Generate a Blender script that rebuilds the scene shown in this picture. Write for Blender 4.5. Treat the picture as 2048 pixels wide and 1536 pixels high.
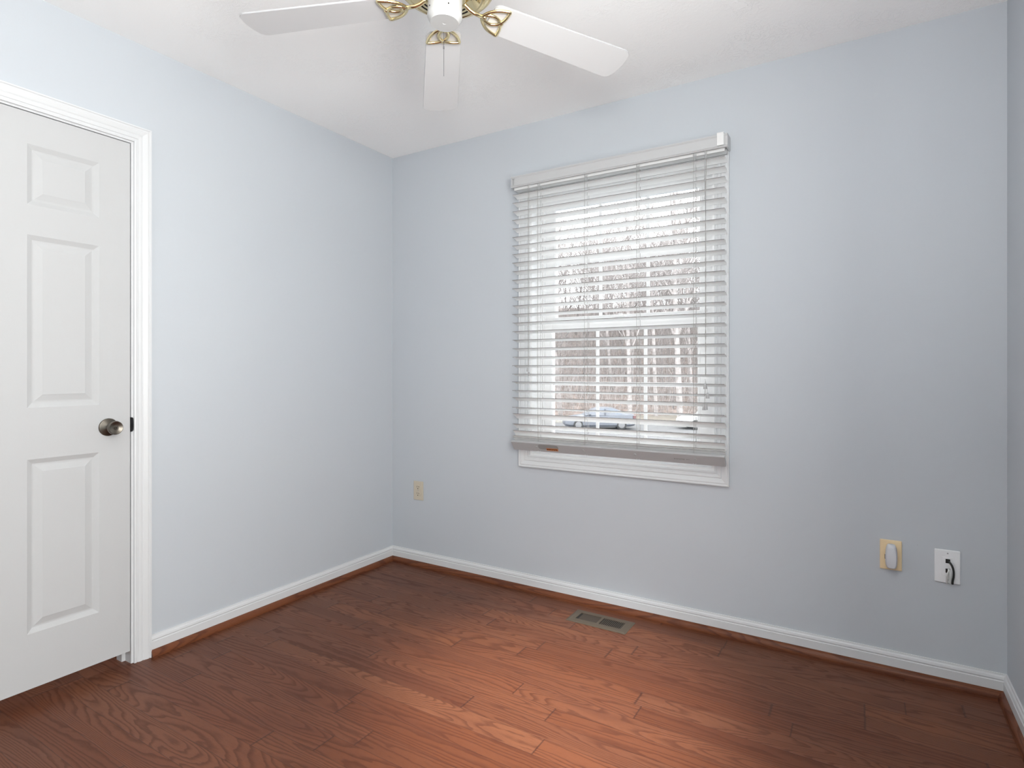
import bpy, bmesh, math, random
from mathutils import Vector, Matrix
PI = math.pi
for o in list(bpy.data.objects):
    bpy.data.objects.remove(o, do_unlink=True)
S = bpy.context.scene
C = S.collection

# ------------------------------------------------------------------ camera
FPX, HORIZ = 1152.0, 742.0
TH = math.atan(700 / 1152.0)
CAM = (2.444, -2.621, 1.145)
cd = bpy.data.cameras.new('camera')
cd.sensor_width = 36.0
cd.lens = FPX / 2048 * 36.0
cd.shift_y = -(768 - HORIZ) / 2048.0
cd.clip_start = 0.02
cd.clip_end = 400
co = bpy.data.objects.new('camera', cd)
co.location = CAM
co.rotation_euler = (PI / 2, 0, TH)
C.objects.link(co)
S.camera = co

# ------------------------------------------------------------------ world, lights, exposure
S.view_settings.view_transform = 'Standard'
S.view_settings.look = 'None'
S.view_settings.gamma = 1
S.view_settings.use_curve_mapping = False
S.view_settings.exposure = 0.0
S.cycles.use_denoising = True
S.cycles.max_bounces = 12
S.cycles.diffuse_bounces = 8
S.cycles.sample_clamp_indirect = 10

w = bpy.data.worlds.new('overcast_sky')
S.world = w
w.use_nodes = True
nt = w.node_tree
bg = nt.nodes['Background']
tc = nt.nodes.new('ShaderNodeTexCoord')
sx = nt.nodes.new('ShaderNodeSeparateXYZ')
rp = nt.nodes.new('ShaderNodeValToRGB')
nt.links.new(tc.outputs['Generated'], sx.inputs[0])
nt.links.new(sx.outputs['Z'], rp.inputs[0])
rp.color_ramp.elements[0].position = 0.0
rp.color_ramp.elements[0].color = (0.80, 0.82, 0.86, 1)
rp.color_ramp.elements[1].position = 0.7
rp.color_ramp.elements[1].color = (1.0, 1.0, 1.0, 1)
nt.links.new(rp.outputs[0], bg.inputs[0])
bg.inputs[1].default_value = 7.5

def area(name, loc, rot, sx_, sy_, power, col=(1, 1, 1)):
    l = bpy.data.lights.new(name, 'AREA')
    l.shape = 'RECTANGLE'
    l.size, l.size_y, l.energy, l.color = sx_, sy_, power, col
    o = bpy.data.objects.new(name, l)
    o.location, o.rotation_euler = loc, rot
    C.objects.link(o)
    return o
# fill lamp added outside an unseen doorway in the right wall, behind the camera's view
area('doorway_fill', (3.08, -2.25, 1.32), (0, PI / 2, 0), 1.35, 0.86, 74.0, (1.0, 1.0, 0.965))
# fill lamp added out of view by the camera, bounced off the ceiling
FL = Vector((2.38, -2.40, 1.60))
area('bounce_fill', FL, (Vector((2.10, -2.00, 2.75)) - FL).to_track_quat('-Z', 'Y').to_euler(), 0.4, 0.4, 28.0, (1.0, 0.995, 0.975))
# spot lamp added out of view to make the bright floor patch below the window
sl = bpy.data.lights.new('floor_patch_fill', 'SPOT')
sl.energy, sl.spot_size, sl.spot_blend, sl.shadow_soft_size = 700.0, math.radians(33), 1.0, 0.10
sl.color = (0.95, 0.98, 1.0)
so = bpy.data.objects.new('floor_patch_fill', sl)
so.location = (2.15, -1.95, 2.38)
so.rotation_euler = (Vector((1.52, -0.84, 0.0)) - so.location).to_track_quat('-Z', 'Y').to_euler()
C.objects.link(so)
# tells the sampler that the daylight comes in through the window opening
po = area('window_daylight', (1.4275, 0.20, 1.373), (-PI / 2, 0, 0), 1.0, 1.4, 1.0)
po.data.cycles.is_portal = True

# ------------------------------------------------------------------ node helpers / materials
def new_mat(name):
    m = bpy.data.materials.new(name)
    m.use_nodes = True
    return m, m.node_tree, m.node_tree.nodes['Principled BSDF']

def plain(name, col, rough=0.5, metal=0.0, bump=0.0, bscale=60.0, var=0.0, vscale=8.0, spec=0.5, trans=None):
    m, t, p = new_mat(name)
    p.inputs['Base Color'].default_value = (*col, 1)
    p.inputs['Roughness'].default_value = rough
    p.inputs['Metallic'].default_value = metal
    p.inputs['Specular IOR Level'].default_value = spec
    tcn = t.nodes.new('ShaderNodeTexCoord')
    if var > 0:
        n = t.nodes.new('ShaderNodeTexNoise'); n.inputs['Scale'].default_value = vscale; n.inputs['Detail'].default_value = 4
        r = t.nodes.new('ShaderNodeValToRGB')
        r.color_ramp.elements[0].position = 0.3; r.color_ramp.elements[1].position = 0.7
        r.color_ramp.elements[0].color = (*[c * (1 - var) for c in col], 1)
        r.color_ramp.elements[1].color = (*[min(1, c * (1 + var)) for c in col], 1)
        t.links.new(tcn.outputs['Object'], n.inputs['Vector']); t.links.new(n.outputs['Fac'], r.inputs[0])
        t.links.new(r.outputs[0], p.inputs['Base Color'])
    if bump > 0:
        n = t.nodes.new('ShaderNodeTexNoise'); n.inputs['Scale'].default_value = bscale; n.inputs['Detail'].default_value = 3
        b = t.nodes.new('ShaderNodeBump'); b.inputs['Strength'].default_value = bump; b.inputs['Distance'].default_value = 0.002
        t.links.new(tcn.outputs['Object'], n.inputs['Vector']); t.links.new(n.outputs['Fac'], b.inputs['Height'])
        t.links.new(b.outputs[0], p.inputs['Normal'])
    if trans:
        tl = t.nodes.new('ShaderNodeBsdfTranslucent'); tl.inputs[0].default_value = (*col, 1)
        mx = t.nodes.new('ShaderNodeMixShader'); mx.inputs[0].default_value = trans
        out = t.nodes['Material Output']
        t.links.new(p.outputs[0], mx.inputs[1]); t.links.new(tl.outputs[0], mx.inputs[2]); t.links.new(mx.outputs[0], out.inputs[0])
    return m

class N:
    """tiny node-graph helper"""
    def __init__(s, tree): s.t = tree
    def n(s, typ, **kw):
        x = s.t.nodes.new(typ)
        for k, v in kw.items(): setattr(x, k, v)
        return x
    def put(s, sock, v):
        if isinstance(v, bpy.types.NodeSocket): s.t.links.new(v, sock)
        else: sock.default_value = v
    def m(s, op, a, b=None, c=None):
        x = s.n('ShaderNodeMath', operation=op); s.put(x.inputs[0], a)
        if b is not None: s.put(x.inputs[1], b)
        if c is not None: s.put(x.inputs[2], c)
        return x.outputs[0]
    def xyz(s, a, b, c):
        x = s.n('ShaderNodeCombineXYZ')
        for i, v in enumerate((a, b, c)): s.put(x.inputs[i], v)
        return x.outputs[0]
    def noise(s, vec, scale=1.0, detail=2.0, rough=0.5, dist=0.0):
        x = s.n('ShaderNodeTexNoise'); s.put(x.inputs['Vector'], vec)
        x.inputs['Scale'].default_value = scale; x.inputs['Detail'].default_value = detail
        x.inputs['Roughness'].default_value = rough; x.inputs['Distortion'].default_value = dist
        return x.outputs['Fac']
    def ramp(s, fac, stops):
        x = s.n('ShaderNodeValToRGB'); s.put(x.inputs[0], fac); e = x.color_ramp.elements
        while len(e) < len(stops): e.new(0.5)
        for i, (p, c) in enumerate(stops):
            e[i].position = p; e[i].color = (*c, 1) if len(c) == 3 else c
        return x.outputs[0]
    def mix(s, fac, a, b, mode='MIX'):
        x = s.n('ShaderNodeMix', data_type='RGBA', blend_type=mode)
        s.put(x.inputs[0], fac)
        s.put(x.inputs[6], a); s.put(x.inputs[7], b)
        return x.outputs[2]
    def sstep(s, v, a, b):
        x = s.n('ShaderNodeMapRange', interpolation_type='SMOOTHSTEP'); s.put(x.inputs[0], v)
        x.inputs[1].default_value = a; x.inputs[2].default_value = b
        return x.outputs[0]

def oak_floor_mat(name='oak_strip_floor', trim=False):
    m, t, p = new_mat(name); g = N(t)
    uv = g.n('ShaderNodeUVMap', uv_map='plank').outputs[0]
    sp = g.n('ShaderNodeSeparateXYZ'); t.links.new(uv, sp.inputs[0]); x, y = sp.outputs[0], sp.outputs[1]
    at = g.n('ShaderNodeVertexColor', layer_name='plank_rnd').outputs[0]
    sc = g.n('ShaderNodeSeparateColor'); t.links.new(at, sc.inputs[0]); r1, r2, r3 = sc.outputs
    off = g.m('MULTIPLY', r1, 37.0)
    # cathedral figure: contours of a long, stretched noise
    stretch = g.m('MULTIPLY_ADD', r2, 1.15, 0.28)
    v = g.xyz(g.m('MULTIPLY', x, stretch), g.m('MULTIPLY', y, 7.0), off)
    n1 = g.noise(v, 1.0, 1.5, 0.45)
    n2 = g.noise(g.xyz(g.m('MULTIPLY', x, 9.0), g.m('MULTIPLY', y, 30.0), off), 1.0, 2.0, 0.6)
    f = g.m('MULTIPLY_ADD', n2, 0.035, n1)
    rings = g.m('FRACT', g.m('MULTIPLY', f, g.m('MULTIPLY_ADD', r3, 22.0, 26.0)))
    line = g.m('MULTIPLY', g.sstep(rings, 0.35, 0.84), g.m('SUBTRACT', 1.0, g.sstep(rings, 0.86, 1.0)))
    # broken up by pores
    pores = g.noise(g.xyz(g.m('MULTIPLY', x, 45.0), g.m('MULTIPLY', y, 520.0), off), 1.0, 3.0, 0.6)
    pore = g.sstep(pores, 0.50, 0.66)
    line2 = g.m('MULTIPLY', line, g.m('MULTIPLY_ADD', pores, 0.9, 0.35))
    big = g.noise(g.xyz(g.m('MULTIPLY', x, 2.2), g.m('MULTIPLY', y, 9.0), g.m('ADD', off, 9.0)), 1.0, 2.0)
    fine = g.noise(g.xyz(g.m('MULTIPLY', x, 14.0), g.m('MULTIPLY', y, 160.0), off), 1.0, 2.0)
    base = g.ramp(r2, [(0.0, (0.117, 0.036, 0.015)), (0.35, (0.152, 0.049, 0.021)), (0.7, (0.174, 0.058, 0.024)), (1.0, (0.200, 0.071, 0.030))])
    base = g.mix(g.m('MULTIPLY', r3, 0.45), base, (0.150, 0.066, 0.038, 1))
    base = g.mix(g.m('MULTIPLY', g.sstep(big, 0.52, 0.72), 0.48), base, (0.085, 0.025, 0.013, 1))
    base = g.mix(g.m('MULTIPLY', fine, 0.35), base, (0.111, 0.035, 0.015, 1))
    base = g.mix(g.m('MULTIPLY', pore, 0.25), base, (0.074, 0.021, 0.008, 1))
    base = g.mix(g.m('MULTIPLY', line2, 0.72), base, (0.059, 0.016, 0.008, 1))
    rough = g.m('MULTIPLY_ADD', line2, 0.12, 0.36)
    if not trim:
        # seams: distance to the plank's edges is stored in the second uv map
        ed = g.n('ShaderNodeUVMap', uv_map='edge').outputs[0]
        se = g.n('ShaderNodeSeparateXYZ'); t.links.new(ed, se.inputs[0])
        # edge.x in plank widths 0..1, edge.y along the length in metres from both ends (folded by PINGPONG)
        ey = g.m('MULTIPLY', g.m('MINIMUM', se.outputs[0], g.m('SUBTRACT', 1.0, se.outputs[0])), 0.082)
        ln = g.n('ShaderNodeVertexColor', layer_name='plank_len').outputs[0]
        sl = g.n('ShaderNodeSeparateColor'); t.links.new(ln, sl.inputs[0])
        L = g.m('MULTIPLY', sl.outputs[0], 4.0)
        ex = g.m('MULTIPLY', g.m('MINIMUM', se.outputs[1], g.m('SUBTRACT', 1.0, se.outputs[1])), L)
        d = g.m('MINIMUM', ey, ex)
        gap = g.m('SUBTRACT', 1.0, g.m('MINIMUM', g.sstep(ey, 0.0003, 0.0013), g.sstep(ex, 0.0002, 0.0009)))
        base = g.mix(g.m('MULTIPLY', gap, 0.62), base, (0.030, 0.011, 0.008, 1))
        hgt = g.m('ADD', g.m('MULTIPLY', g.sstep(d, 0.0, 0.003), 1.0), g.m('MULTIPLY', line2, -0.22))
    else:
        hgt = g.m('MULTIPLY', line2, -0.3)
    b = g.n('ShaderNodeBump'); b.inputs['Strength'].default_value = 0.35; b.inputs['Distance'].default_value = 0.0008
    t.links.new(hgt, b.inputs['Height']); t.links.new(b.outputs[0], p.inputs['Normal'])
    t.links.new(base, p.inputs['Base Color']); t.links.new(rough, p.inputs['Roughness'])
    p.inputs['Specular IOR Level'].default_value = 0.27
    return m

def wall_paint():
    m, t, p = new_mat('pale_blue_grey_paint'); g = N(t)
    o = g.n('ShaderNodeTexCoord').outputs['Object']
    n = g.noise(o, 1.1, 2.0)
    c = g.ramp(n, [(0.3, (0.505, 0.536, 0.572)), (0.7, (0.516, 0.546, 0.578))])
    t.links.new(c, p.inputs['Base Color'])
    p.inputs['Roughness'].default_value = 0.62; p.inputs['Specular IOR Level'].default_value = 0.3
    b = g.n('ShaderNodeBump'); b.inputs['Strength'].default_value = 0.10; b.inputs['Distance'].default_value = 0.001
    t.links.new(g.noise(o, 160.0, 2.0), b.inputs['Height']); t.links.new(b.outputs[0], p.inputs['Normal'])
    return m

def ceiling_paint():
    m, t, p = new_mat('stomped_white_ceiling_texture'); g = N(t)
    o = g.n('ShaderNodeTexCoord').outputs['Object']
    mask = g.sstep(g.noise(o, 3.2, 2.0), 0.44, 0.70)
    warp = g.n('ShaderNodeTexNoise'); t.links.new(o, warp.inputs['Vector']); warp.inputs['Scale'].default_value = 9.0
    vm = g.n('ShaderNodeVectorMath', operation='SCALE'); t.links.new(warp.outputs['Color'], vm.inputs[0]); vm.inputs['Scale'].default_value = 0.30
    va = g.n('ShaderNodeVectorMath', operation='ADD'); t.links.new(o, va.inputs[0]); t.links.new(vm.outputs[0], va.inputs[1])
    ridg = g.noise(va.outputs[0], 26.0, 3.0, 0.6, 0.5)
    rd = g.m('SUBTRACT', 1.0, g.sstep(g.m('ABSOLUTE', g.m('SUBTRACT', ridg, 0.5)), 0.0, 0.045))
    h = g.m('MULTIPLY', rd, g.m('MULTIPLY_ADD', mask, 0.9, 0.1))
    h = g.m('ADD', h, g.m('MULTIPLY', g.noise(o, 60.0, 3.0), 0.35))
    b = g.n('ShaderNodeBump'); b.inputs['Strength'].default_value = 0.5; b.inputs['Distance'].default_value = 0.0022
    t.links.new(h, b.inputs['Height']); t.links.new(b.outputs[0], p.inputs['Normal'])
    p.inputs['Base Color'].default_value = (0.94, 0.94, 0.935, 1)
    p.inputs['Roughness'].default_value = 0.8; p.inputs['Specular IOR Level'].default_value = 0.2
    return m

M = {}
M['wall'] = wall_paint()
M['ceiling'] = ceiling_paint()
M['floor'] = oak_floor_mat()
M['shoe'] = oak_floor_mat('oak_shoe_moulding', True)
M['trim'] = plain('white_semigloss_trim', (0.63, 0.64, 0.65), 0.38, bump=0.05, bscale=90)
M['door'] = plain('white_painted_door', (0.49, 0.495, 0.50), 0.60, spec=0.3, bump=0.08, bscale=220)
M['vinyl'] = plain('white_vinyl_window', (0.84, 0.84, 0.84), 0.35)
M['slat'] = plain('white_blind_slat', (0.90, 0.90, 0.895), 0.42, trans=0.22)
M['slat_edge_shade'] = plain('shaded_slat_front_edge', (0.20, 0.195, 0.19), 0.6)  # shade of the unlit room-side edge, put into the colour as a dark line
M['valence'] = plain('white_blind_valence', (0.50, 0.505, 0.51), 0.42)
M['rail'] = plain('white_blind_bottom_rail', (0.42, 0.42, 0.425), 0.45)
M['cord'] = plain('grey_blind_cord', (0.34, 0.33, 0.32), 0.8)
M['tassel'] = plain('grey_plastic_tassel', (0.38, 0.38, 0.385), 0.4)
M['knob'] = plain('antique_pewter', (0.15, 0.135, 0.115), 0.36, 1.0)
M['black'] = plain('black_metal_plate', (0.012, 0.012, 0.014), 0.35, 0.4)
M['brass'] = plain('polished_brass', (0.83, 0.70, 0.42), 0.14, 1.0)
M['fan_white'] = plain('white_fan_enamel', (0.50, 0.50, 0.495), 0.45)
M['blade'] = plain('white_fan_blade', (0.68, 0.68, 0.685), 0.42)
M['blade_edge'] = plain('grey_fan_blade_edge', (0.42, 0.42, 0.43), 0.5)
M['chain'] = plain('dull_chain_metal', (0.22, 0.22, 0.23), 0.4, 0.8)
M['dark'] = plain('dark_hole', (0.012, 0.010, 0.010), 0.8)
M['ivory'] = plain('ivory_plastic', (0.56, 0.50, 0.40), 0.4)
M['almond'] = plain('almond_yellow_plastic', (0.80, 0.63, 0.39), 0.4)
M['whiteplastic'] = plain('white_wall_plate_plastic', (0.80, 0.81, 0.82), 0.35)
M['greyplastic'] = plain('pale_grey_plastic', (0.58, 0.59, 0.62), 0.4)
M['blackcable'] = plain('black_cable', (0.018, 0.022, 0.02), 0.45)
M['whitecable'] = plain('white_cable', (0.60, 0.61, 0.60), 0.4)
M['register'] = plain('brown_enamel_register', (0.078, 0.058, 0.039), 0.5, 0.0)
M['louvre'] = plain('dark_brown_louvre', (0.045, 0.032, 0.022), 0.5)
M['label_orange'] = plain('orange_label', (0.60, 0.20, 0.05), 0.6)
M['label_grey'] = plain('grey_label', (0.27, 0.27, 0.265), 0.6)
M['label_ink'] = plain('label_ink', (0.06, 0.03, 0.02), 0.6)
M['screw'] = plain('screw_metal', (0.42, 0.42, 0.43), 0.35, 0.8)
M['bark'] = plain('grey_brown_bark', (0.185, 0.166, 0.160), 0.9, var=0.35, vscale=3.0)
M['bark2'] = plain('pale_grey_bark', (0.255, 0.232, 0.224), 0.9, var=0.35, vscale=3.0)
M['ground'] = plain('leaf_litter_hillside', (0.150, 0.118, 0.105), 0.95, var=0.45, vscale=1.4)
M['verge'] = plain('dry_winter_grass', (0.115, 0.100, 0.082), 0.95, var=0.3, vscale=2.0)
M['asphalt'] = plain('pale_worn_asphalt', (0.085, 0.085, 0.088), 0.9, var=0.12, vscale=2.0)
M['concrete'] = plain('concrete_kerb', (0.24, 0.23, 0.21), 0.9, var=0.1)
M['carsilver'] = plain('silver_blue_car_paint', (0.095, 0.102, 0.120), 0.3, 0.1)
M['carwhite'] = plain('white_car_paint', (0.30, 0.30, 0.30), 0.3)
M['carglass'] = plain('tinted_car_glass', (0.10, 0.12, 0.15), 0.08)
M['tyre'] = plain('tyre_rubber', (0.02, 0.02, 0.02), 0.8)
M['hubcap'] = plain('bright_wheel_cover', (0.14, 0.14, 0.145), 0.5, 0.0)
M['redlamp'] = plain('red_tail_lamp', (0.11, 0.045, 0.045), 0.3)

def glass_mat():
    m, t, p = new_mat('clear_window_glass')
    t.nodes.remove(p); g = N(t)
    gl = g.n('ShaderNodeBsdfGlossy'); gl.inputs['Roughness'].default_value = 0.02; gl.inputs['Color'].default_value = (0.9, 0.95, 1, 1)
    tr = g.n('ShaderNodeBsdfTransparent'); tr.inputs[0].default_value = (0.95, 0.965, 0.965, 1)
    mx = g.n('ShaderNodeMixShader'); fr = g.n('ShaderNodeFresnel'); fr.inputs[0].default_value = 1.3
    t.links.new(fr.outputs[0], mx.inputs[0]); t.links.new(tr.outputs[0], mx.inputs[1]); t.links.new(gl.outputs[0], mx.inputs[2])
    t.links.new(mx.outputs[0], t.nodes['Material Output'].inputs[0])
    return m
M['glass'] = glass_mat()

# ------------------------------------------------------------------ mesh helpers
def obj(name, bm, mat=None, parent=None, smooth=False, **props):
    if not isinstance(bm, bpy.types.Mesh):
        bmesh.ops.recalc_face_normals(bm, faces=bm.faces[:])
        me = bpy.data.meshes.new(name); bm.to_mesh(me); bm.free()
    else:
        me = bm
    mats = mat if isinstance(mat, (list, tuple)) else [mat]
    for mm in mats:
        if mm and not me.materials.get(M[mm].name): me.materials.append(M[mm])
    if smooth:
        for pl in me.polygons: pl.use_smooth = True
        try: me.set_sharp_from_angle(angle=math.radians(smooth if smooth is not True else 40))
        except Exception: pass
    o = bpy.data.objects.new(name, me); C.objects.link(o)
    if parent: o.parent = parent
    for k, v in props.items(): o[k] = v
    return o

def empty(name, loc=(0, 0, 0), rot=(0, 0, 0), **props):
    o = bpy.data.objects.new(name, None); C.objects.link(o)
    o.location, o.rotation_euler = loc, rot; o.empty_display_size = 0.1
    for k, v in props.items(): o[k] = v
    return o

def box(bm, a, b, bev=0.0, mi=0, xf=None):
    x0, y0, z0 = (min(a[i], b[i]) for i in range(3)); x1, y1, z1 = (max(a[i], b[i]) for i in range(3))
    vs = [bm.verts.new(p) for p in ((x0, y0, z0), (x1, y0, z0), (x1, y1, z0), (x0, y1, z0), (x0, y0, z1), (x1, y0, z1), (x1, y1, z1), (x0, y1, z1))]
    fs = [bm.faces.new([vs[i] for i in q]) for q in ((0, 3, 2, 1), (4, 5, 6, 7), (0, 1, 5, 4), (1, 2, 6, 5), (2, 3, 7, 6), (3, 0, 4, 7))]
    for f in fs: f.material_index = mi
    if bev > 0:
        es = list({e for f in fs for e in f.edges})
        r = bmesh.ops.bevel(bm, geom=es, offset=bev, segments=2, affect='EDGES', profile=0.6)
        for f in r['faces']: f.material_index = mi
        vs = list({v for f in r['faces'] for v in f.verts} | {v for v in vs if v.is_valid})
    if xf is not None:
        for v in vs:
            if v.is_valid: v.co = xf @ v.co
    return vs

def frame_of(d):
    d = d.normalized(); a = Vector((0, 0, 1)) if abs(d.z) < 0.9 else Vector((1, 0, 0))
    u = d.cross(a).normalized(); return u, d.cross(u).normalized()

def tube(bm, pts, rad, n=8, closed=False, cap=True, mi=0, flat=1.0, up=None):
    pts = [Vector(p) for p in pts]; k = len(pts); rings = []
    for i, p in enumerate(pts):
        if closed: d = pts[(i + 1) % k] - pts[i - 1]
        else: d = pts[min(i + 1, k - 1)] - pts[max(i - 1, 0)]
        if up is not None:
            d.normalize(); u = Vector(up).cross(d).normalized(); v = d.cross(u)
        elif i == 0:
            u, v = frame_of(d)
        else:
            d.normalize(); u = (u - d * u.dot(d)); u.normalize(); v = d.cross(u)
        r = rad[i] if isinstance(rad, (list, tuple)) else rad
        rings.append([bm.verts.new(p + u * math.cos(2 * PI * j / n) * r + v * math.sin(2 * PI * j / n) * r * flat) for j in range(n)])
    for i in range(k if closed else k - 1):
        a, b = rings[i], rings[(i + 1) % k]
        for j in range(n):
            bm.faces.new((a[j], a[(j + 1) % n], b[(j + 1) % n], b[j])).material_index = mi
    if cap and not closed:
        bm.faces.new(rings[0][::-1]).material_index = mi; bm.faces.new(rings[-1]).material_index = mi

def lathe(bm, prof, n=40, mat4=None, mi=0, sx=1.0):
    """profile of (radius, z) about z; mat4 places it"""
    T = mat4 or Matrix.Identity(4); rings = []
    for r, z in prof:
        if r < 1e-6: rings.append([bm.verts.new(T @ Vector((0, 0, z)))])
        else: rings.append([bm.verts.new(T @ Vector((r * math.cos(2 * PI * j / n) * sx, r * math.sin(2 * PI * j / n), z))) for j in range(n)])
    for a, b in zip(rings, rings[1:]):
        for j in range(n):
            q = [a[j % len(a)], a[(j + 1) % n] if len(a) > 1 else None, b[(j + 1) % n] if len(b) > 1 else None, b[j % len(b)]]
            if len(a) == 1 and len(b) == 1: continue
            if len(a) == 1: q = [a[0], b[(j + 1) % n], b[j]]
            elif len(b) == 1: q = [a[j], a[(j + 1) % n], b[0]]
            bm.faces.new(q).material_index = mi

def strip(bm, P, prof, mi=0, caps=True):
    """sweep a profile [(w,t)] along mitred stations; P(i, w, t) -> point, P.n stations"""
    rings = [[bm.verts.new(P(i, w, t)) for (w, t) in prof] for i in range(P.n)]
    for a, b in zip(rings, rings[1:]):
        for j in range(len(prof)):
            k = (j + 1) % len(prof)
            bm.faces.new((a[j], a[k], b[k], b[j])).material_index = mi
    if caps:
        bm.faces.new(rings[0][::-1]).material_index = mi; bm.faces.new(rings[-1]).material_index = mi

# left wall: plane x=0, thing sticks out to +x ; back wall: plane y=0, sticks out to -y ; right wall: plane x=W, sticks out to -x
W, D, H = 2.878, -3.05, 2.44
onL = lambda u, v, t: (t, u, v)
onB = lambda u, v, t: (u, -t, v)
onR = lambda u, v, t: (W - t, u, v)

# ------------------------------------------------------------------ room shell
LEAF0, LEAF1, LEAFT = -2.224, -1.472, 2.034        # closet door leaf extents on the left wall
WX0, WX1, WZ0, WZ1 = 0.962, 1.893, 0.706, 2.040     # window opening

def wall_with_hole(bm, u0, u1, v0, v1, hu0, hu1, hv0, hv1, P, t0, t1):
    for a, b, c, d in ((u0, hu0, v0, v1), (hu1, u1, v0, v1), (hu0, hu1, hv1, v1), (hu0, hu1, v0, hv0)):
        if b - a > 1e-4 and d - c > 1e-4: box(bm, P(a, c, t0), P(b, d, t1))

bm = bmesh.new(); wall_with_hole(bm, D - 0.12, 0.14, 0, H, LEAF0 - 0.022, LEAF1 + 0.022, 0, LEAFT + 0.022, onL, -0.12, 0)
obj('wall_left', bm, 'wall', kind='structure', label='pale blue wall on the left, around the white panelled door', category='wall')
bm = bmesh.new(); wall_with_hole(bm, 0, W, 0, H, WX0, WX1, WZ0, WZ1, onB, -0.14, 0)
obj('wall_back', bm, 'wall', kind='structure', label='pale blue-grey wall around the window with blinds', category='wall')
bm = bmesh.new(); wall_with_hole(bm, D - 0.12, 0.14, 0, H, -2.68, -1.85, 0, 2.05, onR, -0.12, 0)
obj('wall_right', bm, 'wall', kind='structure', label='sliver of pale blue wall at the right edge of the photo', category='wall')
bm = bmesh.new(); box(bm, (0, D - 0.12, 0), (W, D, H))
obj('wall_front', bm, 'wall', kind='structure', label='pale blue wall behind the viewer', category='wall')
bm = bmesh.new(); box(bm, (-0.12, D - 0.12, H), (W + 1.3, 0.14, H + 0.1))
obj('ceiling', bm, 'ceiling', kind='structure', label='white textured ceiling above the fan', category='ceiling')
# closet behind the left door and hallway behind the doorway
bm = bmesh.new()
box(bm, (-0.80, D, -0.12), (-0.70, 0.0, H)); box(bm, (-0.72, -2.60, -0.12), (-0.12, -2.52, H)); box(bm, (-0.72, -1.15, -0.12), (-0.12, -1.07, H))
obj('wall_closet', bm, 'wall', kind='structure', label='closet walls hidden behind the panelled door', category='wall')
bm = bmesh.new()
box(bm, (W + 1.20, D - 0.12, -0.12), (W + 1.30, 0.14, H)); box(bm, (W + 0.12, D - 0.12, -0.12), (W + 1.2, D - 0.02, H)); box(bm, (W + 0.12, -1.30, -0.12), (W + 1.2, -1.20, H))
obj('wall_hallway', bm, 'wall', kind='structure', label='hallway walls outside the room behind the viewer', category='wall')

# floor of oak strips: one quad per plank, real seams and end joints
random.seed(11)
PW, PY = 0.082, -0.300
known = {-1: [1.648, 2.452], -2: [2.452], -4: [2.252], -5: [0.986], -6: [1.80], -7: [1.384], -8: [1.557], -9: [1.277], -10: [1.60], -12: [0.237, 0.936], -13: [1.115], 0: [0.62], 1: [1.95], -3: [0.35, 1.30], -11: [2.05]}
bm = bmesh.new()
luv = bm.loops.layers.uv.new('plank'); luv2 = bm.loops.layers.uv.new('edge')
lc = bm.loops.layers.color.new('plank_rnd'); ll = bm.loops.layers.color.new('plank_len')
X0, X1 = -0.75, W + 1.25
for row in range(-36, 7):
    ya, yb = PY + PW * row, PY + PW * (row + 1)
    if ya > 0.14 or yb < D - 0.05: continue
    js = list(known.get(row, []))
    x = (js[0] if js else random.uniform(0.2, 1.2))
    while x > X0 + 0.5:
        x -= random.uniform(0.55, 1.35); js.append(x)
    x = max(js)
    while x < X1 - 0.4:
        x += random.uniform(0.55, 1.35); js.append(x)
    js = sorted([X0] + [j for j in js if X0 + 0.1 < j < X1 - 0.1] + [X1])
    for a, b in zip(js, js[1:]):
        f = bm.faces.new([bm.verts.new(p) for p in ((a, ya, 0), (b, ya, 0), (b, yb, 0), (a, yb, 0))])
        rc = (random.random(), min(0.92, max(0.05, random.gauss(0.5, 0.20))), random.random(), 1); sgn = random.choice((-1, 1)); L = (b - a) / 4.0
        for lp, (e1, e2) in zip(f.loops, ((0, 0), (0, 1), (1, 1), (1, 0))):
            lp[luv].uv = (lp.vert.co.x * sgn, lp.vert.co.y); lp[luv2].uv = (e1, e2)
            lp[lc] = rc; lp[ll] = (L, L, L, 1)
me = bpy.data.meshes.new('floor')
r = bmesh.ops.extrude_face_region(bm, geom=bm.faces[:])
for v in [g for g in r['geom'] if isinstance(g, bmesh.types.BMVert)]: v.co.z -= 0.02
bm.to_mesh(me); bm.free()
obj('floor', me, 'floor', kind='structure', label='reddish brown oak strip floor', category='floor')
bm = bmesh.new(); box(bm, (-0.8, D - 0.12, -0.14), (W + 1.3, 0.14, -0.021))
obj('floor_base', bm, 'concrete', kind='structure', label='subfloor beneath the oak strips', category='floor')

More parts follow.
